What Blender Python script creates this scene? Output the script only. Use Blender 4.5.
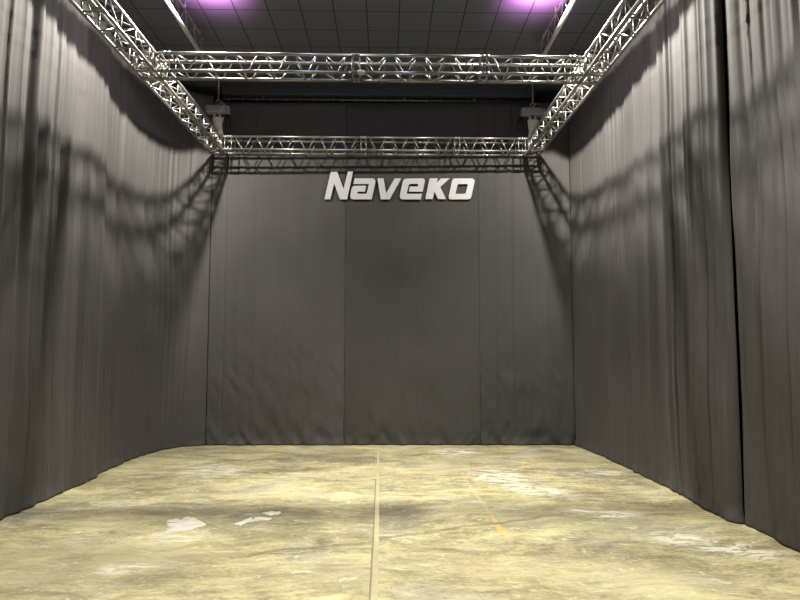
import bpy, bmesh, math, random
from mathutils import Vector, Matrix

for o in list(bpy.data.objects):
    bpy.data.objects.remove(o, do_unlink=True)
S = bpy.context.scene
COL = S.collection
PI = math.pi
R = math.radians
WARM = (1.0, 0.955, 0.85)

# ---------------------------------------------------------------- camera
EYE = 1.7
cd = bpy.data.cameras.new('camera')
cam = bpy.data.objects.new('camera', cd)
COL.objects.link(cam)
cd.sensor_fit = 'HORIZONTAL'
cd.sensor_width = 36.0
cd.lens = 27.0
cd.clip_start = 0.05
cam.location = (0, 0, EYE)
cam.rotation_euler = (PI / 2 + math.atan(45 / 600), 0, -math.atan(13 / 600))
S.camera = cam

# ---------------------------------------------------------------- world, exposure
S.view_settings.view_transform = 'Standard'
S.view_settings.look = 'None'
S.view_settings.gamma = 1.0
S.view_settings.use_curve_mapping = False
S.view_settings.exposure = 0.0
W = bpy.data.worlds.new('hall')
S.world = W
W.use_nodes = True
W.node_tree.nodes['Background'].inputs[0].default_value = (0.75, 0.85, 1.0, 1)
W.node_tree.nodes['Background'].inputs[1].default_value = 0.004


def spot(name, loc, aim, power, angle, blend, size, color=WARM):
    d = bpy.data.lights.new(name, 'SPOT')
    d.energy = power
    d.spot_size = R(angle)
    d.spot_blend = blend
    d.shadow_soft_size = size
    d.color = color
    o = bpy.data.objects.new(name, d)
    COL.objects.link(o)
    o.location = loc
    o.rotation_euler = Vector(aim).to_track_quat('-Z', 'Y').to_euler()
    return o


# work lights above the side trusses: wall washing floods with a shield that cuts the beam just below
# the horizontal; the profile is written in the lamp's own nodes (as a photometric file would be)
FLOODS = [(-2.495, 7.30, 5.90), (2.11, 7.30, 5.90)]
FLOOD_W = 820


def flood(loc, side):
    d = bpy.data.lights.new('floodlight_beam', 'POINT')
    d.energy = FLOOD_W
    d.color = WARM
    d.shadow_soft_size = 0.05
    d.use_nodes = True
    t = d.node_tree
    em = next(n for n in t.nodes if n.type == 'EMISSION')
    sep = t.nodes.new('ShaderNodeSeparateXYZ')
    t.links.new(t.nodes.new('ShaderNodeNewGeometry').outputs['Incoming'], sep.inputs[0])

    def m(op, a, b=0.0, c=0.0):
        n = t.nodes.new('ShaderNodeMath')
        n.operation = op
        for k, v in enumerate((a, b, c)):
            if isinstance(v, bpy.types.NodeSocket):
                t.links.new(v, n.inputs[k])
            else:
                n.inputs[k].default_value = v
        return n.outputs[0]

    def sm(v, lo, hi, a=0.0, b=1.0):
        n = t.nodes.new('ShaderNodeMapRange')
        n.interpolation_type = 'SMOOTHSTEP'
        t.links.new(v, n.inputs[0])
        for k, q in enumerate((lo, hi, a, b)):
            n.inputs[k + 1].default_value = q
        return n.outputs[0]
    x, y, z = sep.outputs
    wall = m('MULTIPLY', x, side)                       # towards the lamp's own curtain
    phi = m('ARCTAN2', y, wall)                         # 0 = curtain, 90 deg = back of stage
    hor = m('MAXIMUM', m('SQRT', m('ADD', m('MULTIPLY', x, x), m('MULTIPLY', y, y))), 0.001)
    tz = m('DIVIDE', z, hor)
    wpos = m('MAXIMUM', wall, 0.0)
    ypos = m('MAXIMUM', y, 0.0)
    # flat shield: cuts the beam under a slightly tilted plane, and under another towards the back of the stage
    side_cut = m('ADD', m('MULTIPLY', wpos, 0.57), m('MULTIPLY', y, 0.12))
    cut = m('MULTIPLY', m('MAXIMUM', side_cut, m('MULTIPLY', ypos, 0.275)), -1.0)
    down = sm(m('DIVIDE', m('SUBTRACT', z, cut), hor), -0.022, 0.022, 1.0, 0.0)
    # a little light leaks out over the top of the shield on the curtain side
    lid = m('SUBTRACT', m('MULTIPLY', y, 0.06), m('MULTIPLY', wpos, 0.17))
    up = m('MULTIPLY', sm(m('DIVIDE', m('SUBTRACT', z, lid), hor), -0.03, 0.03, 0.0, 0.30), sm(phi, R(60), R(85), 1.0, 0.12))
    up = m('MULTIPLY', up, sm(tz, 0.0, 0.08, 1.0, 0.0))
    g = m('DIVIDE', m('SUBTRACT', phi, R(66)), R(22))
    lobe = m('MULTIPLY', m('EXPONENT', m('MULTIPLY', m('MULTIPLY', g, g), -1.0)), 1.2)
    base = sm(phi, R(-30), R(10), 0.95, 0.66)
    base = m('MULTIPLY', base, sm(phi, R(95), R(150), 1.0, 0.42))
    low = sm(hor, 0.45, 0.85)                           # straight down the beam is even
    t.links.new(m('MULTIPLY', m('ADD', down, up), m('ADD', m('MULTIPLY', m('SUBTRACT', m('ADD', base, lobe), 1.0), low), 1.0)), em.inputs['Strength'])
    o = bpy.data.objects.new('floodlight_beam', d)
    COL.objects.link(o)
    o.location = loc


for k_, f_ in enumerate(FLOODS):
    flood(f_, (-1, 1)[k_ % 2])
# high bay lamps under the hall ceiling
BAYS = [(-2.5, 3.1, 1150), (2.5, 3.2, 1300), (-1.6, 7.4, 400), (2.1, 7.3, 800)]
for bx_, by_, bw_ in BAYS:
    spot('high_bay_beam', (bx_, by_, 6.12), (0, 0.1, -1), bw_, 86.0, 0.7, 0.25)
# magenta stage lamps washing the ceiling
MAGENTA = (1.0, 0.36, 0.90)
STAGE = [(-2.28, 7.25, 5.93), (1.98, 7.25, 5.93)]
for s_ in STAGE:
    spot('stage_lamp_beam', (s_[0], s_[1], s_[2] + 0.05), (0, 0.35, 1), 520, 120.0, 1.0, 0.03, MAGENTA)

# weak blue fill between them, added to lift and tint the dark areas
BLUE = (-0.2, 6.2, 6.1)
spot('blue_fill', BLUE, (0, 0.3, -1), 55, 178.0, 0.3, 0.08, (0.55, 0.65, 1.0))

# ---------------------------------------------------------------- helpers


def link(name, bm, mat, parent=None, smooth=True):
    me = bpy.data.meshes.new(name)
    bm.normal_update()
    bm.to_mesh(me)
    bm.free()
    if mat:
        me.materials.append(mat)
    if smooth:
        for p in me.polygons:
            p.use_smooth = True
    o = bpy.data.objects.new(name, me)
    COL.objects.link(o)
    if parent:
        o.parent = parent
    return o


def thing(name, label, cat, loc=(0, 0, 0), group=None):
    o = bpy.data.objects.new(name, None)
    o.empty_display_size = 0.1
    COL.objects.link(o)
    o.location = loc
    return tag(o, label, cat, group)


def tag(o, label, cat, group=None):
    o['label'] = label
    o['category'] = cat
    if group:
        o['group'] = group
    return o


def struct(o):
    o['kind'] = 'structure'
    return o


def box(bm, lo, hi, bevel=0.0):
    r = bmesh.ops.create_cube(bm, size=1.0)
    c = [(a + b) / 2 for a, b in zip(lo, hi)]
    s = [b - a for a, b in zip(lo, hi)]
    vs = r['verts']
    for v in vs:
        v.co = Vector((v.co.x * s[0] + c[0], v.co.y * s[1] + c[1], v.co.z * s[2] + c[2]))
    if bevel:
        es = list({e for v in vs for e in v.link_edges})
        bmesh.ops.bevel(bm, geom=es, offset=bevel, segments=2, profile=0.5, affect='EDGES')
    return bm


def tube(bm, a, b, r, r2=None, n=10, cap=True):
    a, b = Vector(a), Vector(b)
    r2 = r if r2 is None else r2
    d = (b - a)
    q = d.to_track_quat('Z', 'Y').to_matrix().to_4x4()
    m = Matrix.Translation((a + b) / 2) @ q
    bmesh.ops.create_cone(bm, cap_ends=cap, segments=n, radius1=r, radius2=r2, depth=d.length, matrix=m)
    return bm


def path_tube(bm, pts, r, n=8, closed=False):
    for i in range(len(pts) - 1):
        tube(bm, pts[i], pts[i + 1], r, n=n)
    return bm


class NT:
    """small helper for writing shader node maths"""

    def __init__(self, name):
        self.m = bpy.data.materials.new(name)
        self.m.use_nodes = True
        self.t = self.m.node_tree
        self.b = self.t.nodes['Principled BSDF']
        self.pos = self.t.nodes.new('ShaderNodeNewGeometry').outputs['Position']

    def put(self, sock, v):
        if isinstance(v, bpy.types.NodeSocket):
            self.t.links.new(v, sock)
        elif isinstance(v, (tuple, list)):
            sock.default_value = (*v, 1) if (len(v) == 3 and len(sock.default_value) == 4) else v
        else:
            sock.default_value = v

    def math(self, op, a, b=0.0, c=None, clamp=False):
        n = self.t.nodes.new('ShaderNodeMath')
        n.operation = op
        n.use_clamp = clamp
        self.put(n.inputs[0], a)
        self.put(n.inputs[1], b)
        if c is not None:
            self.put(n.inputs[2], c)
        return n.outputs[0]

    def scale(self, v, k):
        n = self.t.nodes.new('ShaderNodeVectorMath')
        n.operation = 'MULTIPLY'
        self.put(n.inputs[0], v)
        n.inputs[1].default_value = k
        return n.outputs[0]

    def add(self, v, k):
        n = self.t.nodes.new('ShaderNodeVectorMath')
        n.operation = 'ADD'
        self.put(n.inputs[0], v)
        self.put(n.inputs[1], k)
        return n.outputs[0]

    def noise(self, v, scale, detail=4, rough=0.55, dist=0.0, color=False):
        n = self.t.nodes.new('ShaderNodeTexNoise')
        self.put(n.inputs['Vector'], v)
        n.inputs['Scale'].default_value = scale
        n.inputs['Detail'].default_value = detail
        n.inputs['Roughness'].default_value = rough
        n.inputs['Distortion'].default_value = dist
        return n.outputs['Color' if color else 'Fac']

    def ramp(self, v, lo, hi, a=0.0, b=1.0):
        n = self.t.nodes.new('ShaderNodeMapRange')
        n.interpolation_type = 'SMOOTHSTEP'
        self.put(n.inputs[0], v)
        n.inputs[1].default_value = lo
        n.inputs[2].default_value = hi
        n.inputs[3].default_value = a
        n.inputs[4].default_value = b
        return n.outputs[0]

    def mix(self, f, a, b, mode='MIX'):
        n = self.t.nodes.new('ShaderNodeMix')
        n.data_type = 'RGBA'
        n.blend_type = mode
        self.put(n.inputs[0], f)
        self.put(n.inputs[6], a)
        self.put(n.inputs[7], b)
        return n.outputs[2]

    def xyz(self, v=None):
        n = self.t.nodes.new('ShaderNodeSeparateXYZ')
        self.put(n.inputs[0], v or self.pos)
        return n.outputs

    def bump(self, h, strength, dist=0.01):
        n = self.t.nodes.new('ShaderNodeBump')
        self.put(n.inputs['Height'], h)
        n.inputs['Strength'].default_value = strength
        n.inputs['Distance'].default_value = dist
        self.t.links.new(n.outputs[0], self.b.inputs['Normal'])

    def done(self, color, rough=0.6, metal=0.0, spec=0.5):
        self.put(self.b.inputs['Base Color'], color)
        self.put(self.b.inputs['Roughness'], rough)
        self.put(self.b.inputs['Metallic'], metal)
        self.b.inputs['Specular IOR Level'].default_value = spec
        return self.m


def plain(name, color, rough=0.5, metal=0.0, var=0.12, scale=30, spec=0.5):
    k = NT(name)
    n = k.noise(k.pos, scale, 3)
    c = k.mix(n, tuple(x * (1 - var) for x in color), tuple(x * (1 + var) for x in color))
    return k.done(c, rough, metal, spec)


# ---------------------------------------------------------------- materials
def concrete():
    k = NT('worn_concrete')
    p = k.pos
    x, y, z = k.xyz()
    warp = k.scale(k.noise(p, 0.9, 3, color=True), (0.5, 0.5, 0))
    pw = k.add(p, warp)
    big = k.noise(k.scale(pw, (0.55, 1.0, 1)), 0.9, 5, 0.6)
    mid = k.noise(k.scale(pw, (0.8, 1.5, 1)), 3.2, 7, 0.68, 0.6)
    fine = k.noise(k.scale(p, (1.0, 1.6, 1)), 24, 8, 0.72, 0.4)
    streak = k.noise(k.scale(pw, (0.45, 3.2, 1)), 4.5, 6, 0.7, 0.3)
    grit = k.noise(k.scale(pw, (1.0, 2.0, 1)), 9.0, 8, 0.75, 0.8)
    v = k.math('ADD', k.math('MULTIPLY', big, 0.95), k.math('MULTIPLY', mid, 1.0))
    v = k.math('ADD', v, k.math('MULTIPLY', fine, 0.6))
    v = k.math('ADD', v, k.math('MULTIPLY', streak, 0.55))
    v = k.math('ADD', v, k.math('MULTIPLY', grit, 0.55))
    f = k.ramp(v, 1.46, 2.18)
    c = k.mix(f, (0.185, 0.162, 0.088), (0.63, 0.57, 0.315))
    # grey worn zones between the yellowish ones
    c = k.mix(k.ramp(k.noise(pw, 1.3, 4), 0.45, 0.70, 0, 0.7), c, k.mix(f, (0.175, 0.165, 0.12), (0.50, 0.48, 0.375)))

    def blob(cx, cy, rx, ry, inner=0.0, rot=0.0):
        dx = k.math('SUBTRACT', x, cx)
        dy = k.math('SUBTRACT', y, cy)
        ca, sa = math.cos(rot), math.sin(rot)
        u = k.math('ADD', k.math('MULTIPLY', dx, ca / rx), k.math('MULTIPLY', dy, sa / rx))
        w = k.math('ADD', k.math('MULTIPLY', dx, -sa / ry), k.math('MULTIPLY', dy, ca / ry))
        q = k.math('SQRT', k.math('ADD', k.math('MULTIPLY', u, u), k.math('MULTIPLY', w, w)))
        return k.ramp(q, 1.0, inner)

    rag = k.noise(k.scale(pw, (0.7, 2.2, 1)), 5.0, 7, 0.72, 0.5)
    # dark stains; the wide bands paint the front truss shadow into the floor
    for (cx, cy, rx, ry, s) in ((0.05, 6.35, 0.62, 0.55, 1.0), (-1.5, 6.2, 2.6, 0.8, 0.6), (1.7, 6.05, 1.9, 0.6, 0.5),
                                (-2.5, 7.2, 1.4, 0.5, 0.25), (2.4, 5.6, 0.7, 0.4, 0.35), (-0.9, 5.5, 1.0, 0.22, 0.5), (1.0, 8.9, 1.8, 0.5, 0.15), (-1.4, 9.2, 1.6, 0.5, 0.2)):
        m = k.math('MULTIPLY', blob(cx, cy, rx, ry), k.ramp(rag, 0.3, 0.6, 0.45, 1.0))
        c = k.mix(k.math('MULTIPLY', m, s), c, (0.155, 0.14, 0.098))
    # paler sweep
    for (cx, cy, rx, ry, s, rot) in ((-2.6, 4.9, 2.0, 0.9, 0.42, 0.2), (1.9, 4.4, 0.45, 0.55, 0.5, 0.5), (0.9, 4.7, 1.2, 0.5, 0.3, 0),
                                     (-0.8, 6.95, 1.2, 0.25, 0.35, 0), (2.6, 8.6, 1.2, 0.35, 0.3, 0), (-0.6, 4.6, 1.0, 0.5, 0.3, 0)):
        c = k.mix(k.math('MULTIPLY', blob(cx, cy, rx, ry, 0.2, rot), s), c, (0.70, 0.63, 0.37))
    # white lime scuffs
    for (cx, cy, rx, ry, s, rot) in ((1.1, 9.7, 0.5, 0.5, 0.8, 0.3), (1.45, 7.9, 0.5, 0.75, 0.95, 0.15), (1.75, 7.15, 0.6, 0.3, 0.8, -0.5),
                                     (2.15, 6.2, 0.55, 0.25, 0.95, -0.2), (2.75, 5.2, 0.75, 0.32, 0.9, -0.65), (-2.35, 8.3, 0.55, 0.7, 0.6, 0.3),
                                     (-1.9, 5.5, 0.5, 0.28, 0.5, 0), (-2.0, 4.75, 0.35, 0.16, 0.6, 0.2), (-2.9, 6.6, 0.6, 0.25, 0.45, 0.3),
                                     (2.9, 8.1, 0.5, 0.25, 0.6, 0), (-1.1, 8.1, 1.0, 0.25, 0.35, 0.2)):
        m = k.math('MULTIPLY', blob(cx, cy, rx, ry, 0.3, rot), k.ramp(rag, 0.45, 0.56))
        c = k.mix(k.math('MULTIPLY', m, s), c, (0.80, 0.77, 0.64))
    # light flecks everywhere
    fl = k.ramp(k.noise(k.scale(pw, (0.8, 2.0, 1)), 8, 8, 0.74, 0.9), 0.57, 0.65, 0, 0.7)
    c = k.mix(fl, c, (0.74, 0.70, 0.55))
    # thin wandering cracks
    cr = k.math('ABSOLUTE', k.math('SUBTRACT', k.noise(k.scale(pw, (0.5, 1.4, 1)), 1.7, 4, 0.6), 0.5))
    c = k.mix(k.ramp(cr, 0.006, 0.0, 0, 0.28), c, (0.10, 0.09, 0.06))
    # worn yellow marking line
    xl = k.math('SUBTRACT', x, k.math('SUBTRACT', 1.216, k.math('MULTIPLY', y, 0.028)))
    on = k.math('MULTIPLY', k.ramp(k.math('ABSOLUTE', xl), 0.03, 0.014), k.math('MULTIPLY', k.ramp(y, 5.0, 5.5), k.ramp(y, 8.3, 7.6)))
    c = k.mix(k.math('MULTIPLY', on, k.ramp(grit, 0.35, 0.6, 0.15, 0.48)), c, (0.66, 0.53, 0.22))
    spot_y = blob(1.045, 5.66, 0.036, 0.17, 0.3, 0.05)
    c = k.mix(k.math('MULTIPLY', spot_y, k.ramp(grit, 0.3, 0.55, 0.4, 0.85)), c, (0.66, 0.46, 0.08))
    # one long crack wandering across the slab
    cy_ = k.math('ADD', 5.46, k.math('ADD', k.math('MULTIPLY', x, 0.40), k.math('MULTIPLY', k.math('SUBTRACT', k.noise(p, 1.6, 4), 0.5), 0.35)))
    cd_ = k.math('ABSOLUTE', k.math('SUBTRACT', y, cy_))
    cm_ = k.math('MULTIPLY', k.ramp(cd_, 0.05, 0.008), k.math('MULTIPLY', k.ramp(x, -1.5, -0.6), k.ramp(x, 2.1, 1.4)))
    c = k.mix(k.math('MULTIPLY', cm_, 0.55), c, (0.15, 0.13, 0.09))
    k.bump(k.math('ADD', k.math('MULTIPLY', fine, 0.6), k.math('ADD', mid, grit)), 0.35, 0.006)
    return k.done(c, k.ramp(mid, 0.3, 0.7, 0.5, 0.75), 0.0, 0.35)


def tiles():
    k = NT('black_ceiling_tile')
    x, y, z = k.xyz()
    fx = k.math('ABSOLUTE', k.math('SUBTRACT', k.math('FRACT', k.math('DIVIDE', k.math('ADD', x, 20.175), 0.452)), 0.5))
    fy = k.math('ABSOLUTE', k.math('SUBTRACT', k.math('FRACT', k.math('DIVIDE', k.math('ADD', y, 0.10), 0.505)), 0.5))
    seam = k.math('MAXIMUM', k.ramp(fx, 0.478, 0.492), k.ramp(fy, 0.482, 0.494))
    n = k.noise(k.pos, 60, 4)
    c = k.mix(n, (0.092, 0.098, 0.118), (0.112, 0.119, 0.142))
    c = k.mix(seam, c, (0.018, 0.018, 0.02))
    k.bump(k.math('SUBTRACT', 1.0, seam), 0.5, 0.006)
    return k.done(c, 0.85, 0, 0.2)


def fabric(name, tone):
    k = NT(name)
    x, y, z = k.xyz()
    weft = k.noise(k.scale(k.pos, (1.2, 1.2, 90)), 3.0, 2)
    warp = k.noise(k.scale(k.pos, (60, 60, 0.7)), 1.6, 3)
    cloud = k.noise(k.pos, 1.1, 4)
    v = k.math('ADD', k.math('MULTIPLY', weft, 0.3), k.math('MULTIPLY', warp, 0.45))
    v = k.math('ADD', v, k.math('MULTIPLY', cloud, 0.4))
    c = k.mix(k.ramp(v, 0.3, 0.85), tuple(t * 0.82 for t in tone), tuple(t * 1.2 for t in tone))
    k.bump(k.math('ADD', k.math('MULTIPLY', warp, 0.8), k.math('MULTIPLY', weft, 0.4)), 0.25, 0.004)
    m = k.done(c, 0.75, 0, 0.25)
    k.b.inputs['Sheen Weight'].default_value = 0.05
    k.b.inputs['Sheen Roughness'].default_value = 0.5
    return m


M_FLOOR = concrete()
M_CEIL = tiles()
M_CLOTH = fabric('charcoal_molton', (0.0740, 0.0700, 0.0685))
M_CLOTH2 = fabric('darker_molton', (0.0570, 0.0548, 0.0530))
M_WALL = plain('black_painted_wall', (0.03, 0.03, 0.033), 0.9)
M_BEAM = plain('dark_grey_paint', (0.034, 0.034, 0.036), 0.7)
M_ALU = plain('brushed_aluminium', (0.29, 0.282, 0.265), 0.36, 0.85, 0.08, 60)
M_ALU2 = plain('cast_aluminium', (0.27, 0.262, 0.245), 0.42, 0.75, 0.08, 60)
M_RAIL = plain('satin_aluminium', (0.50, 0.49, 0.46), 0.5, 0.2, 0.08, 60)
M_STRIP = plain('joint_strip_metal', (0.47, 0.43, 0.25), 0.55, 0.0, 0.25, 9)
M_DARKLINE = plain('joint_dark_line', (0.25, 0.225, 0.14), 0.9)  # dark line along the left edge of the joint strip
M_WHITE = plain('white_acrylic', (0.52, 0.52, 0.53), 0.5, 0, 0.01)
M_PLASTER = plain('dried_white_plaster', (0.60, 0.58, 0.50), 0.8, 0, 0.22, 9)
M_GREY = plain('grey_housing', (0.27, 0.28, 0.27), 0.55, 0.1)
M_BLACK = plain('black_rubber', (0.015, 0.015, 0.017), 0.7)
M_STEEL = plain('zinc_steel', (0.45, 0.45, 0.44), 0.4, 0.7)
M_DARKMETAL = plain('dark_steel', (0.16, 0.16, 0.165), 0.45, 0.6)
M_RED = plain('red_safety_paint', (0.50, 0.05, 0.05), 0.5)
M_SLING = plain('pale_lifting_sling', (0.62, 0.59, 0.50), 0.85, 0, 0.15, 40)

# ---------------------------------------------------------------- room shell
CEIL = 6.3
XL, XR, YF, YB = -4.5, 4.2, -4.0, 10.75
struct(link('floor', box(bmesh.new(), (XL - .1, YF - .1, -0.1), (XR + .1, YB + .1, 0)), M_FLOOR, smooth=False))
struct(link('ceiling', box(bmesh.new(), (XL - .1, YF - .1, CEIL), (XR + .1, YB + .1, CEIL + .1)), M_CEIL, smooth=False))
struct(link('wall_left', box(bmesh.new(), (XL - .1, YF, 0), (XL, YB, CEIL)), M_WALL, smooth=False))
struct(link('wall_right', box(bmesh.new(), (XR, YF, 0), (XR + .1, YB, CEIL)), M_WALL, smooth=False))
struct(link('wall_back', box(bmesh.new(), (XL - .1, YB, 0), (XR + .1, YB + .1, CEIL)), M_WALL, smooth=False))
struct(link('wall_front', box(bmesh.new(), (XL - .1, YF - .1, 0), (XR + .1, YF, CEIL)), M_WALL, smooth=False))
# bulkhead under the ceiling over the back curtain
bm = bmesh.new()
box(bm, (-2.9, 10.27, 6.085), (2.62, 10.5, 6.3), 0.012)
box(bm, (-2.9, 10.255, 6.17), (2.62, 10.28, 6.2), 0.005)
struct(link('trim_1', bm, M_BEAM, smooth=False))
# joint strip set in the concrete
bm = bmesh.new()


def prism(bm, pts, h):
    lo = [bm.verts.new((x, y, 0.0)) for x, y in pts]
    hi = [bm.verts.new((x, y, h)) for x, y in pts]
    bm.faces.new(hi)
    for k in range(len(pts)):
        bm.faces.new((lo[k], lo[(k + 1) % len(pts)], hi[(k + 1) % len(pts)], hi[k]))


prism(bm, [(-0.092, 1.0), (-0.040, 1.0), (-0.068, 5.5), (-0.128, 10.3), (-0.155, 10.3), (-0.112, 5.5)], 0.003)
jo = struct(link('trim_2', bm, M_STRIP, smooth=False))
bm = bmesh.new()
prism(bm, [(-0.108, 1.0), (-0.0925, 1.0), (-0.1125, 5.5), (-0.134, 7.8), (-0.146, 7.8), (-0.126, 5.5)], 0.0015)
struct(link('trim_3', bm, M_DARKLINE, smooth=False))

# ---------------------------------------------------------------- curtains


def vnoise(seed):
    rnd = random.Random(seed)
    tab = [rnd.uniform(-1, 1) for _ in range(4096)]

    def f(t):
        i = math.floor(t)
        u = t - i
        u = u * u * (3 - 2 * u)
        return tab[i % 4096] * (1 - u) + tab[(i + 1) % 4096] * u
    return f


N1, N2, N3, N4, N5 = (vnoise(s) for s in (11, 23, 37, 41, 59))


def noise2(x, y, n):
    yi = math.floor(y)
    u = y - yi
    u = u * u * (3 - 2 * u)
    return n(x + yi * 57.31) * (1 - u) + n(x + (yi + 1) * 57.31) * u


def curtain(label, pts, amp, mat, top=6.1, seed=0, wrinkle=0.0, step=0.012, creases=(), crumple=()):
    """hanging drape along the plan polyline pts; stage side is to the right of the walking direction"""
    P = [Vector((a, b)) for a, b in pts]
    # smooth the polyline (Chaikin)
    for _ in range(3):
        Q = [P[0]]
        for a, b in zip(P[:-1], P[1:]):
            Q += [a * 0.75 + b * 0.25, a * 0.25 + b * 0.75]
        Q.append(P[-1])
        P = Q
    L = [0]
    for a, b in zip(P[:-1], P[1:]):
        L.append(L[-1] + (b - a).length)
    tot = L[-1]
    n = max(8, int(tot / step))

    def at(s):
        s = min(max(s, 0), tot)
        i = 0
        while i < len(L) - 2 and L[i + 1] < s:
            i += 1
        u = (s - L[i]) / max(1e-6, L[i + 1] - L[i])
        p = P[i].lerp(P[i + 1], u)
        t = (P[i + 1] - P[i]).normalized()
        return p, Vector((t.y, -t.x))
    base = [at(tot * i / n) for i in range(n + 1)]
    if crumple:
        step = 0.016
        n = int(tot / step)
        base = [at(tot * i / n) for i in range(n + 1)]
    zs = [0.004, 0.03, 0.07, 0.12, 0.18, 0.26, 0.36, 0.48, 0.62] + [0.8 + (0.06 if crumple else 0.18) * k for k in range(100 if crumple else 40)]
    zs = [z for z in zs if z < top - 0.05] + [top]
    bm = bmesh.new()
    rows = []
    so = seed * 131.7
    for z in zs:
        row = []
        h = z / top
        for i, (p, nn) in enumerate(base):
            s = tot * i / n
            a = amp(p.x, p.y)
            ss = s + so + 0.05 * N4(z * 0.45 + so) + 0.03 * N5(z * 0.9 + s * 0.4)
            g = 1.0 + 0.35 * (0.5 - h)
            d = a[0] * N1(ss / 0.36) * g
            r = 1 - abs(N2(ss / 0.115))
            d += a[1] * (1.15 * r ** 3 - 0.3) * (0.7 + 0.5 * N5(ss / 0.8))
            d += a[2] * N3(ss / 0.055)
            for (cs, cw, ch) in creases:
                d += ch * math.exp(-((s - cs) / cw) ** 2)
            d *= 0.35 + 0.65 * min(1.0, z / 1.1)
            d *= min(1.0, 0.25 + min(s, tot - s) / 0.4)
            for (cs, cw, ch) in crumple:
                e = math.exp(-((s - cs) / cw) ** 2) * min(1, z / 0.3) * max(0, 1 - z / 3.6)
                q = noise2(s / 0.12 + seed + abs(s - cs) * 3, (z + 0.8 * abs(s - cs)) / 0.17, N5)
                d += ch * e * q * abs(q)
            if wrinkle:
                fall = max(0.0, 1 - z / 2.2)
                d += wrinkle * fall * noise2((s * 1.0 + z * 0.55) / 0.10, (z - s * 0.35) / 0.28 + seed * 9, N4)
                d += wrinkle * 0.6 * fall * fall * noise2((s - z * 0.8) / 0.07, z / 0.16 + seed * 7, N5)
            if z < 0.12:
                d += 0.022 * (1 - z / 0.12) * (0.6 + 0.8 * N5(s / 0.12 + so))
            q = p + nn * d
            row.append(bm.verts.new((q.x, q.y, z)))
        rows.append(row)
    for a, b in zip(rows[:-1], rows[1:]):
        for i in range(n):
            bm.faces.new((a[i], a[i + 1], b[i + 1], b[i]))
    o = link('stage_curtain', bm, mat)
    md = o.modifiers.new('thickness', 'SOLIDIFY')
    md.thickness = 0.004
    md.offset = 1
    return tag(o, label, 'curtain', None)


def amp_side(x, y):
    t = min(1, max(0, (9.6 - y) / 3.6))
    t = t * t * (3 - 2 * t)
    u = min(1, max(0, (7.4 - y) / 1.6))
    return (0.015 + 0.027 * t, 0.016 + 0.034 * t + 0.004 * u, 0.008 + 0.006 * t)


def amp_back(x, y):
    return (0.006, 0.006, 0.0012)


def yb(x):     # the back curtain runs very slightly askew
    return 10.385 - 0.02 * (x + 0.73)


curtain('wide charcoal curtain with deep folds along the left side, nearest the camera',
        [(-3.80, 0.6), (-3.80, 3.0), (-3.78, 5.0), (-3.76, 6.4), (-3.74, 7.2), (-3.72, 7.80), (-3.76, 7.98)], amp_side, M_CLOTH, seed=1, wrinkle=0.006)
curtain('charcoal curtain rounding the back left corner of the stage',
        [(-3.81, 7.90), (-3.83, 8.6), (-3.80, 9.3), (-3.68, 9.9), (-3.50, 10.2), (-3.25, 10.36), (-3.08, 10.40)], amp_side, M_CLOTH, seed=2, wrinkle=0.006)
curtain('smooth charcoal back curtain panel left of the dark centre seam',
        [(-3.075, 10.415), (-2.0, 10.405), (-0.7315, yb(-0.73))], amp_back, M_CLOTH, top=5.99, seed=3, wrinkle=0.026, step=0.022,
        creases=((0.25, 0.02, -0.014), (0.5, 0.05, 0.01), (0.8, 0.03, 0.008)), crumple=((2.25, 0.10, 0.022),))
curtain('darker back curtain panel in the centre, directly right of the seam, behind the white lettering',
        [(-0.7305, yb(-0.73) - 0.003), (0.4, yb(0.4) - 0.003), (1.6012, yb(1.6) - 0.003)], amp_back, M_CLOTH2, top=5.99, seed=4, wrinkle=0.026, step=0.022)
curtain('narrow back curtain panel at the right end of the back wall, creased low down',
        [(1.602, yb(1.6) - 0.003), (2.3, yb(2.3)), (3.05, 10.29), (3.20, 10.27)], amp_back, M_CLOTH2, top=5.99, seed=5, wrinkle=0.032, step=0.02,
        creases=((0.32, 0.02, -0.012), (0.55, 0.03, 0.012), (0.62, 0.02, -0.010)), crumple=((0.42, 0.16, 0.03),))
curtain('charcoal right side curtain panel meeting the back right corner',
        [(3.205, 10.25), (3.25, 9.92), (3.30, 9.38), (3.32, 8.6), (3.36, 8.1)], amp_side, M_CLOTH, seed=6, wrinkle=0.006)
curtain('charcoal right side curtain panel with rippled pleats, between corner panel and nearest panel',
        [(3.33, 8.12), (3.36, 7.4), (3.35, 6.9), (3.31, 6.2), (3.30, 5.95), (3.33, 5.83), (3.37, 5.80), (3.405, 5.80)], amp_side, M_CLOTH, seed=7, wrinkle=0.008)
curtain('wide charcoal curtain with deep folds along the right side, nearest the camera',
        [(3.40, 5.745), (3.40, 5.5), (3.37, 5.1), (3.37, 4.0), (3.38, 2.0), (3.38, 0.6)], amp_side, M_CLOTH, seed=8, wrinkle=0.006)

# curtain track over the back curtain
t = thing('curtain_track', 'thin dark horizontal curtain track above the back curtain', 'curtain track', (0, 10.37, 6.035))
bm = bmesh.new()
tube(bm, (-2.9, 0, 0), (2.55, 0, 0), 0.016, n=10)
link('rail', bm, M_DARKMETAL, t)
rn = random.Random(5)
for i in range(22):
    xx = -2.8 + i * 0.25
    bm = bmesh.new()
    tube(bm, (xx, 0, -0.012), (xx, 0.0, -0.035), 0.006, n=6)
    box(bm, (xx - 0.012, -0.022, -0.018), (xx + 0.012, 0.022, 0.022), 0.003)
    link('glider', bm, M_DARKMETAL, t)
    if i % 5 == 2:
        bm = bmesh.new()
        tube(bm, (xx + 0.1, 0, 0.014), (xx + 0.1, 0, 0.05), 0.008, n=8)
        link('bracket', bm, M_STEEL, t)

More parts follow.
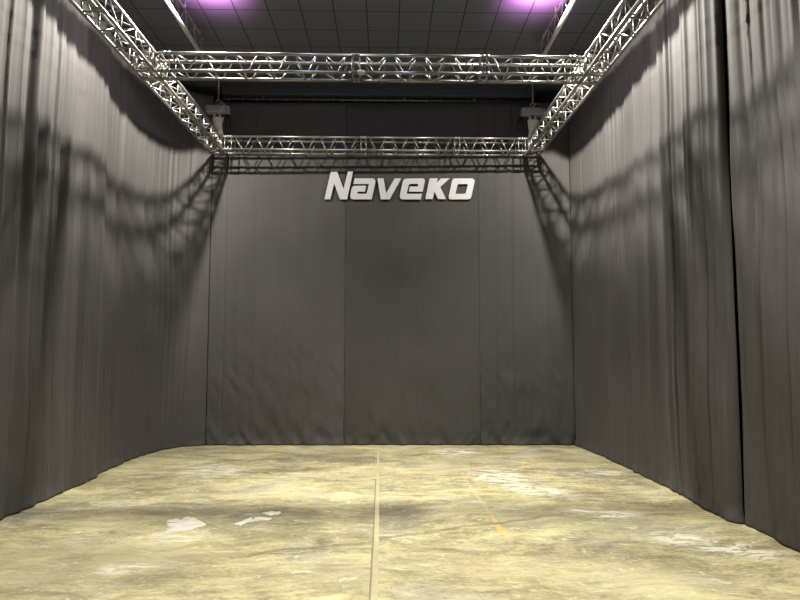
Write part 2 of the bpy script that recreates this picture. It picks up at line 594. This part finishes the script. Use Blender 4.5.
# ---------------------------------------------------------------- trusses
CH, BR = 0.0195, 0.0084
ZB, ZT = 4.943, 5.1565
LXo, LXi, RXi, RXo = -2.986, -2.760, 2.376, 2.601
FY0, FY1 = 6.947, 7.163
BY0, BY1 = 9.80, 10.026


def truss(label, axis, a, b, lo, hi, style, group, bays=None, cap_a=True, cap_b=True):
    """box truss section along x or y from a to b; lo/hi are chord centres in the other horizontal axis"""
    mid = (a + b) / 2
    base = Vector((mid, (lo + hi) / 2, ZB)) if axis == 'x' else Vector(((lo + hi) / 2, mid, ZB))
    t = thing('box_truss', label, 'truss', base, group)

    def P(u, w, z):
        v = Vector((u, w, z)) if axis == 'x' else Vector((w, u, z))
        return v - base
    corners = [(lo, ZB), (lo, ZT), (hi, ZT), (hi, ZB)]
    for (w, z) in corners:
        bm = bmesh.new()
        tube(bm, P(a, w, z), P(b, w, z), CH, n=12)
        link('chord', bm, M_ALU, t)
    n = bays or max(2, round((b - a - 0.12) / 0.355))
    e = 0.06
    st = (b - a - 2 * e) / n
    faces = [(corners[i], corners[(i + 1) % 4]) for i in range(4)]
    for fi, (c0, c1) in enumerate(faces):
        # end frames
        for u in (a + e * 0.7, b - e * 0.7):
            bm = bmesh.new()
            tube(bm, P(u, *c0), P(u, *c1), BR, n=8)
            link('end_strut', bm, M_ALU, t)
        for i in range(n):
            u0 = a + e + i * st
            if style == 'v':
                m = u0 + st / 2
                g = st * 0.07
                # bottom-pointing V on the standing faces, the same pattern on the lying ones
                d0, d1 = (c0, c1) if fi in (0, 3) else (c1, c0)
                for (ua, ub) in ((u0 + g * 1.5, m - g), (u0 + st - g * 1.5, m + g)):
                    bm = bmesh.new()
                    tube(bm, P(ua, *d1), P(ub, *d0), BR, n=8)
                    link('brace', bm, M_ALU, t)
            else:
                flip = (fi in (0, 1))
                if i % 2:
                    flip = not flip if fi % 2 == 0 else flip
                ua, ub = (u0 + 0.02, u0 + st - 0.02) if flip else (u0 + st - 0.02, u0 + 0.02)
                bm = bmesh.new()
                tube(bm, P(ua, *c0), P(ub, *c1), BR, n=8)
                link('brace', bm, M_ALU, t)
                if i:
                    bm = bmesh.new()
                    tube(bm, P(u0, *c0), P(u0, *c1), BR * 1.15, n=8)
                    link('rung', bm, M_ALU, t)
    # conical couplers at the ends
    for u, sgn, on in ((a, 1, cap_a), (b, -1, cap_b)):
        if not on:
            continue
        for (w, z) in corners:
            bm = bmesh.new()
            tube(bm, P(u, w, z), P(u + sgn * 0.05, w, z), CH * 1.22, n=12)
            link('coupler', bm, M_ALU2, t)
    return t


def corner(label, cx0, cx1, cy0, cy1, arms, group):
    """welded junction cube with short stubs; arms = directions that carry on"""
    base = Vector(((cx0 + cx1) / 2, (cy0 + cy1) / 2, ZB))
    t = thing('truss_corner', label, 'truss corner', base, group)
    V = [Vector((x, y, z)) - base for x in (cx0, cx1) for y in (cy0, cy1) for z in (ZB, ZT)]
    E = [(i, j) for i in range(8) for j in range(i + 1, 8) if sum(abs(V[i][k] - V[j][k]) > 1e-4 for k in range(3)) == 1]
    for i, j in E:
        bm = bmesh.new()
        tube(bm, V[i], V[j], CH * 0.98, n=12)
        for q in (V[i], V[j]):
            bmesh.ops.create_uvsphere(bm, u_segments=10, v_segments=6, radius=CH * 1.02, matrix=Matrix.Translation(q))
        link('edge_tube', bm, M_ALU, t)
    diag = [(0, 3), (4, 7), (0, 6), (1, 7), (0, 5), (2, 7)]
    for i, j in diag:
        bm = bmesh.new()
        tube(bm, V[i], V[j], BR, n=8)
        link('brace', bm, M_ALU, t)
    G = 0.13
    for ax, sgn in arms:
        for w in ((cy0, cy1) if ax == 'x' else (cx0, cx1)):
            for z in (ZB, ZT):
                if ax == 'x':
                    u = cx1 if sgn > 0 else cx0
                    p, q = Vector((u, w, z)), Vector((u + sgn * G, w, z))
                else:
                    u = cy1 if sgn > 0 else cy0
                    p, q = Vector((w, u, z)), Vector((w, u + sgn * G, z))
                p, q = p - base, q - base
                bm = bmesh.new()
                tube(bm, p, q, CH, n=12)
                tube(bm, q - (q - p) * 0.38, q, CH * 1.25, n=12)
                link('stub', bm, M_ALU2, t)
        # ring and small braces at the stub end
        if ax == 'x':
            u = (cx1 if sgn > 0 else cx0) + sgn * G * 0.45
            ring = [Vector((u, w, z)) - base for (w, z) in ((cy0, ZB), (cy0, ZT), (cy1, ZT), (cy1, ZB))]
        else:
            u = (cy1 if sgn > 0 else cy0) + sgn * G * 0.45
            ring = [Vector((w, u, z)) - base for (w, z) in ((cx0, ZB), (cx0, ZT), (cx1, ZT), (cx1, ZB))]
        for i in range(4):
            bm = bmesh.new()
            tube(bm, ring[i], ring[(i + 1) % 4], BR, n=8)
            link('strut', bm, M_ALU, t)
    return t


G = 0.131
S1, S2 = -0.38, 1.17
gF, gB, gL, gR = None, None, None, None
truss('aluminium box truss, left section of the front cross truss', 'x', LXi + G, S1, FY0, FY1, 'v', gF, 6)
front_mid = truss('aluminium box truss, middle section of the front cross truss', 'x', S1 + .002, S2, FY0, FY1, 'v', gF, 4)
truss('aluminium box truss, right section of the front cross truss', 'x', S2 + .002, RXi - G, FY0, FY1, 'v', gF, 3)
truss('aluminium box truss, left section of the back truss, above the smooth left curtain panel', 'x', LXi + G, S1 - 0.02, BY0, BY1, 'v', gB, 6)
truss('aluminium box truss, middle section of the back truss, directly above the white lettering', 'x', S1 - .018, S2, BY0, BY1, 'v', gB, 4)
truss('aluminium box truss, right section of the back truss, above the narrow right curtain panel', 'x', S2 + .002, RXi - G, BY0, BY1, 'v', gB, 3)
truss('aluminium box truss on the left side, between front and back cross trusses', 'y', FY1 + G, BY0 - G, LXo, LXi, 'x', gL, 6)
truss('aluminium box truss on the left side, running from the front cross truss towards the camera', 'y', 4.57, FY0 - G, LXo, LXi, 'x', gL, 6)
truss('aluminium box truss on the right side, between front and back cross trusses', 'y', FY1 + G, BY0 - G, RXi, RXo, 'x', gR, 6)
truss('aluminium box truss on the right side, running from the front cross truss towards the camera', 'y', 4.57, FY0 - G, RXi, RXo, 'x', gR, 6)
corner('aluminium truss junction joining front cross truss to left side truss', LXo, LXi, FY0, FY1, (('x', 1), ('y', 1), ('y', -1)), None)
corner('aluminium truss junction joining front cross truss to right side truss', RXi, RXo, FY0, FY1, (('x', -1), ('y', 1), ('y', -1)), None)
corner('aluminium truss corner at the back left, under the hoist with the red tag', LXo, LXi, BY0, BY1, (('x', 1), ('y', -1)), None)
corner('aluminium truss corner at the back right, under the right hoist', RXi, RXo, BY0, BY1, (('x', -1), ('y', -1)), None)
# pale clamp on the front truss splice
bm = bmesh.new()
bmesh.ops.create_uvsphere(bm, u_segments=18, v_segments=10, radius=1, matrix=Matrix.Diagonal((0.062, 0.032, 0.030, 1)))
bmesh.ops.translate(bm, verts=bm.verts, vec=(S1 + 0.066 - (S1 + S2 + .002) / 2, (FY0 - FY1) / 2, 0))
cl_ = link('splice_clamp', bm, M_SLING, front_mid)
cl_['label'] = 'pale oval clamp'


# ladder trusses under the ceiling
def ladder(label, x, sg):
    t = thing('ladder_truss', label, 'ladder truss', (x, 6.9, 5.93))
    y0, y1 = -1.7, 1.75
    for z, r in ((0, 0.030), (0.27, 0.011)):
        bm = bmesh.new()
        tube(bm, (0, y0, z), (0, y1, z), r, n=12)
        link('chord', bm, M_RAIL, t)
    n = 10
    st = (y1 - y0) / n
    for i in range(n):
        ya = y0 + i * st
        for p, q in (((0, ya, 0.0), (0, ya + st / 2, 0.27)), ((0, ya + st / 2, 0.27), (0, ya + st, 0.0))):
            bm = bmesh.new()
            tube(bm, p, q, 0.0065, n=8)
            link('brace', bm, M_ALU, t)
    for ya in (y0 + 0.3, 0.9, y1 - 0.2):
        bm = bmesh.new()
        tube(bm, (0, ya, 0.27), (0, ya, 0.37), 0.012, n=8)
        link('hanger', bm, M_STEEL, t)


ladder('slim aluminium ladder truss under the ceiling, by the left side truss', -2.72, 1)
ladder('slim aluminium ladder truss under the ceiling, by the right side truss', 2.29, -1)


# ---------------------------------------------------------------- chain hoists over the back corners
def hoist(label, x, y, mir, red):
    t = thing('chain_hoist', label, 'hoist', (x, y, 5.572))
    bm = bmesh.new()
    box(bm, (-0.20, -0.07, 0.02), (0.14, 0.07, 0.15), 0.02)
    b = link('motor_body', bm, M_GREY, t)
    bm = bmesh.new()
    box(bm, (0.142, -0.065, 0.0), (0.20, 0.065, 0.14), 0.018)
    link('gear_cover', bm, M_GREY, t)
    for k in range(5):
        bm = bmesh.new()
        box(bm, (-0.17 + k * 0.05, -0.076, 0.04), (-0.155 + k * 0.05, -0.066, 0.13), 0.002)
        link('cooling_fin', bm, M_GREY, b)
    # two chain guides and the load hook
    for xx in (-0.055, 0.035):
        bm = bmesh.new()
        tube(bm, (xx, -0.02, 0.03), (xx, -0.02, -0.06), 0.026, 0.018, n=12)
        link('chain_guide', bm, M_STEEL, t)
    bm = bmesh.new()
    tube(bm, (0, 0, 0.15), (0, 0, 0.19), 0.022, n=10)
    pts = [Vector((0.035 * math.cos(a), 0, 0.222 + 0.035 * math.sin(a))) for a in [R(-90 + 25 * k) for k in range(13)]]
    path_tube(bm, pts, 0.011)
    link('hook', bm, M_STEEL, t)
    if red:
        bm = bmesh.new()
        tube(bm, (0.03, -0.03, 0.23), (0.135, -0.05, 0.14), 0.020, n=10)
        link('red_tag', bm, M_RED, t)
    else:
        bm = bmesh.new()
        path_tube(bm, [(0.02, 0, 0.24), (0.12, -0.02, 0.23), (0.16, -0.02, 0.15)], 0.007)
        link('red_cable', bm, M_RED, t)
    # chain to the ceiling: alternating links
    bm = bmesh.new()
    z = 0.245
    k = 0
    while z < 0.728 - 0.03:
        w = 0.011
        a = Vector((w, 0, 0)) if k % 2 else Vector((0, w, 0))
        c = Vector((0, 0, z))
        path_tube(bm, [c - a, c - a + Vector((0, 0, 0.03)), c + a + Vector((0, 0, 0.03)), c + a, c - a], 0.004, n=5)
        z += 0.026
        k += 1
    link('chain', bm, M_STEEL, t)
    # chain bag
    bm = bmesh.new()
    tube(bm, ((0.155 if mir > 0 else 0.20) * mir, 0.03, 0.0), ((0.165 if mir > 0 else 0.21) * mir, 0.03, -0.20), 0.045, 0.058, n=14)
    bmesh.ops.create_uvsphere(bm, u_segments=14, v_segments=8, radius=0.058, matrix=Matrix.Translation(((0.165 if mir > 0 else 0.21) * mir, 0.03, -0.20)))
    link('chain_bag', bm, M_BLACK, t)
    # wide lifting sling spreading from the hook below the motor to the truss
    bm = bmesh.new()
    lv = []
    for (zz, hw, hd, ox) in ((-0.045, 0.085, 0.025, 0), (-0.10, 0.085, 0.03, 0.0), (-0.17, 0.066, 0.034, 0.01), (-0.25, 0.055, 0.03, 0.02), (-0.345, 0.062, 0.03, 0.03)):
        ring = []
        for a in range(16):
            an = 2 * PI * a / 16
            k2 = 1 + 0.18 * math.cos(an * 5 + zz * 20)
            ring.append(bm.verts.new((ox * mir + hw * math.cos(an) * k2, hd * math.sin(an) * k2, zz)))
        lv.append(ring)
    for r0, r1 in zip(lv[:-1], lv[1:]):
        for a in range(16):
            bm.faces.new((r0[a], r0[(a + 1) % 16], r1[(a + 1) % 16], r1[a]))
    bm.faces.new(lv[0])
    bm.faces.new(lv[-1][::-1])
    link('lifting_sling', bm, M_SLING, t)
    return t


hoist('grey electric chain hoist with red tag above the back left truss corner', -2.853, 9.915, 1, True)
hoist('grey electric chain hoist above the back right truss corner, black bag on its left', 2.483, 9.915, -1, False)


# ---------------------------------------------------------------- white lettering on the back curtain
LET = {
    'N': (320, [[(50, 346), (112, 63), (172, 63), (240, 245), (283, 63), (332, 63), (275, 346), (205, 346), (145, 182), (107, 346)]]),
    'a': (320, [[(352, 135), (528, 135), (549, 142), (558, 165), (520, 346), (337, 346), (314, 337), (308, 315), (318, 250), (328, 222), (350, 210), (465, 210),
                 (452, 268), (388, 268), (373, 280), (382, 292), (470, 292), (494, 190), (338, 190)]]),
    'v': (320, [[(580, 135), (638, 135), (665, 290), (750, 135), (814, 135), (700, 346), (612, 346)]]),
    'e': (400, [[(62, 137), (232, 135), (248, 142), (252, 158), (230, 268), (92, 268), (103, 217), (180, 217), (190, 200), (180, 189), (108, 189), (90, 202), (68, 292),
                 (221, 292), (210, 346), (30, 346), (8, 337), (2, 312), (32, 168), (42, 148)]]),
    'k': (400, [[(300, 135), (380, 135), (370, 184), (415, 135), (498, 135), (405, 222), (462, 343), (385, 343), (347, 265), (330, 343), (258, 343)]]),
    'o': (400, [[(545, 135), (722, 135), (744, 142), (751, 160), (716, 318), (706, 338), (686, 346), (512, 346), (494, 338), (490, 320), (524, 164), (532, 144)],
                [(590, 190), (580, 198), (558, 284), (562, 292), (650, 292), (660, 284), (684, 198), (680, 190)]]),
}
sg = thing('wall_lettering', 'white slanted lettering reading Naveko on the dark back curtain', 'sign', (0.215, 10.31, 4.235))
mpx = 2.62 / 150.0
for ch, (x0, polys) in LET.items():
    cu = bpy.data.curves.new('letter', 'CURVE')
    cu.dimensions = '2D'
    cu.fill_mode = 'BOTH'
    cu.extrude = 0.010
    cu.bevel_depth = 0.002
    for poly in polys:
        sp = cu.splines.new('POLY')
        sp.points.add(len(poly) - 1)
        for i, (px, py) in enumerate(poly):
            X = (x0 + px / 10 - 399.9) * mpx
            Z = (199.6 - (165 + py / 10)) * mpx
            sp.points[i].co = (X, Z, 0, 1)
        sp.use_cyclic_u = True
    tmp = bpy.data.objects.new('letter_outline', cu)
    COL.objects.link(tmp)
    bpy.context.view_layer.update()
    dg = bpy.context.evaluated_depsgraph_get()
    me = bpy.data.meshes.new_from_object(tmp.evaluated_get(dg))
    me.transform(Matrix.Rotation(-0.02, 4, 'Z') @ Matrix.Rotation(PI / 2, 4, 'X'))
    me.materials.clear()
    me.materials.append(M_WHITE)
    bpy.data.objects.remove(tmp, do_unlink=True)
    bpy.data.curves.remove(cu)
    o = bpy.data.objects.new('letter', me)
    COL.objects.link(o)
    o.parent = sg
    o['label'] = 'white letter ' + ch


# ---------------------------------------------------------------- plaster patches on the floor
def patch(label, outline, h, seed):
    rnd = random.Random(seed)
    cx = sum(p[0] for p in outline) / len(outline)
    cy = sum(p[1] for p in outline) / len(outline)
    pts = []
    m = len(outline)
    for i in range(m):
        a, b = Vector(outline[i]), Vector(outline[(i + 1) % m])
        for k in range(6):
            p = a.lerp(b, k / 6)
            pts.append(p + Vector((rnd.uniform(-1, 1), rnd.uniform(-1, 1))) * 0.010)
    bm = bmesh.new()
    rings = []
    for f, z in ((1.0, 0.0), (0.97, h * 0.7), (0.8, h), (0.5, h * 1.05), (0.2, h)):
        rings.append([bm.verts.new(((p.x - cx) * f, (p.y - cy) * f, z * rnd.uniform(0.8, 1.1))) for p in pts])
    for a, b in zip(rings[:-1], rings[1:]):
        for i in range(len(pts)):
            j = (i + 1) % len(pts)
            bm.faces.new((a[i], a[j], b[j], b[i]))
    bm.faces.new(rings[-1])
    o = link('plaster_patch', bm, M_PLASTER)
    o.location = (cx, cy, 0.0005)
    return tag(o, label, 'plaster patch')


patch('large white dried plaster patch on the concrete floor, left of centre',
      [(-2.03, 5.63), (-1.91, 5.68), (-1.81, 5.71), (-1.76, 5.80), (-1.71, 5.86), (-1.81, 6.0), (-1.92, 6.13), (-1.99, 6.12), (-2.0, 6.02),
       (-2.07, 6.07), (-2.14, 6.02), (-2.09, 5.90), (-2.03, 5.80)], 0.006, 3)
patch('thin curved white plaster smear on the floor, between the large patch and the joint strip',
      [(-1.45, 5.89), (-1.37, 5.83), (-1.34, 5.95), (-1.25, 5.98), (-1.14, 6.01), (-1.13, 6.08), (-1.24, 6.12), (-1.35, 6.09), (-1.39, 6.0)], 0.003, 4)
patch('small white oval plaster spot on the floor, beside the thin curved smear',
      [(-1.25, 6.23), (-1.16, 6.17), (-1.08, 6.22), (-1.08, 6.30), (-1.18, 6.32), (-1.25, 6.28)], 0.003, 5)
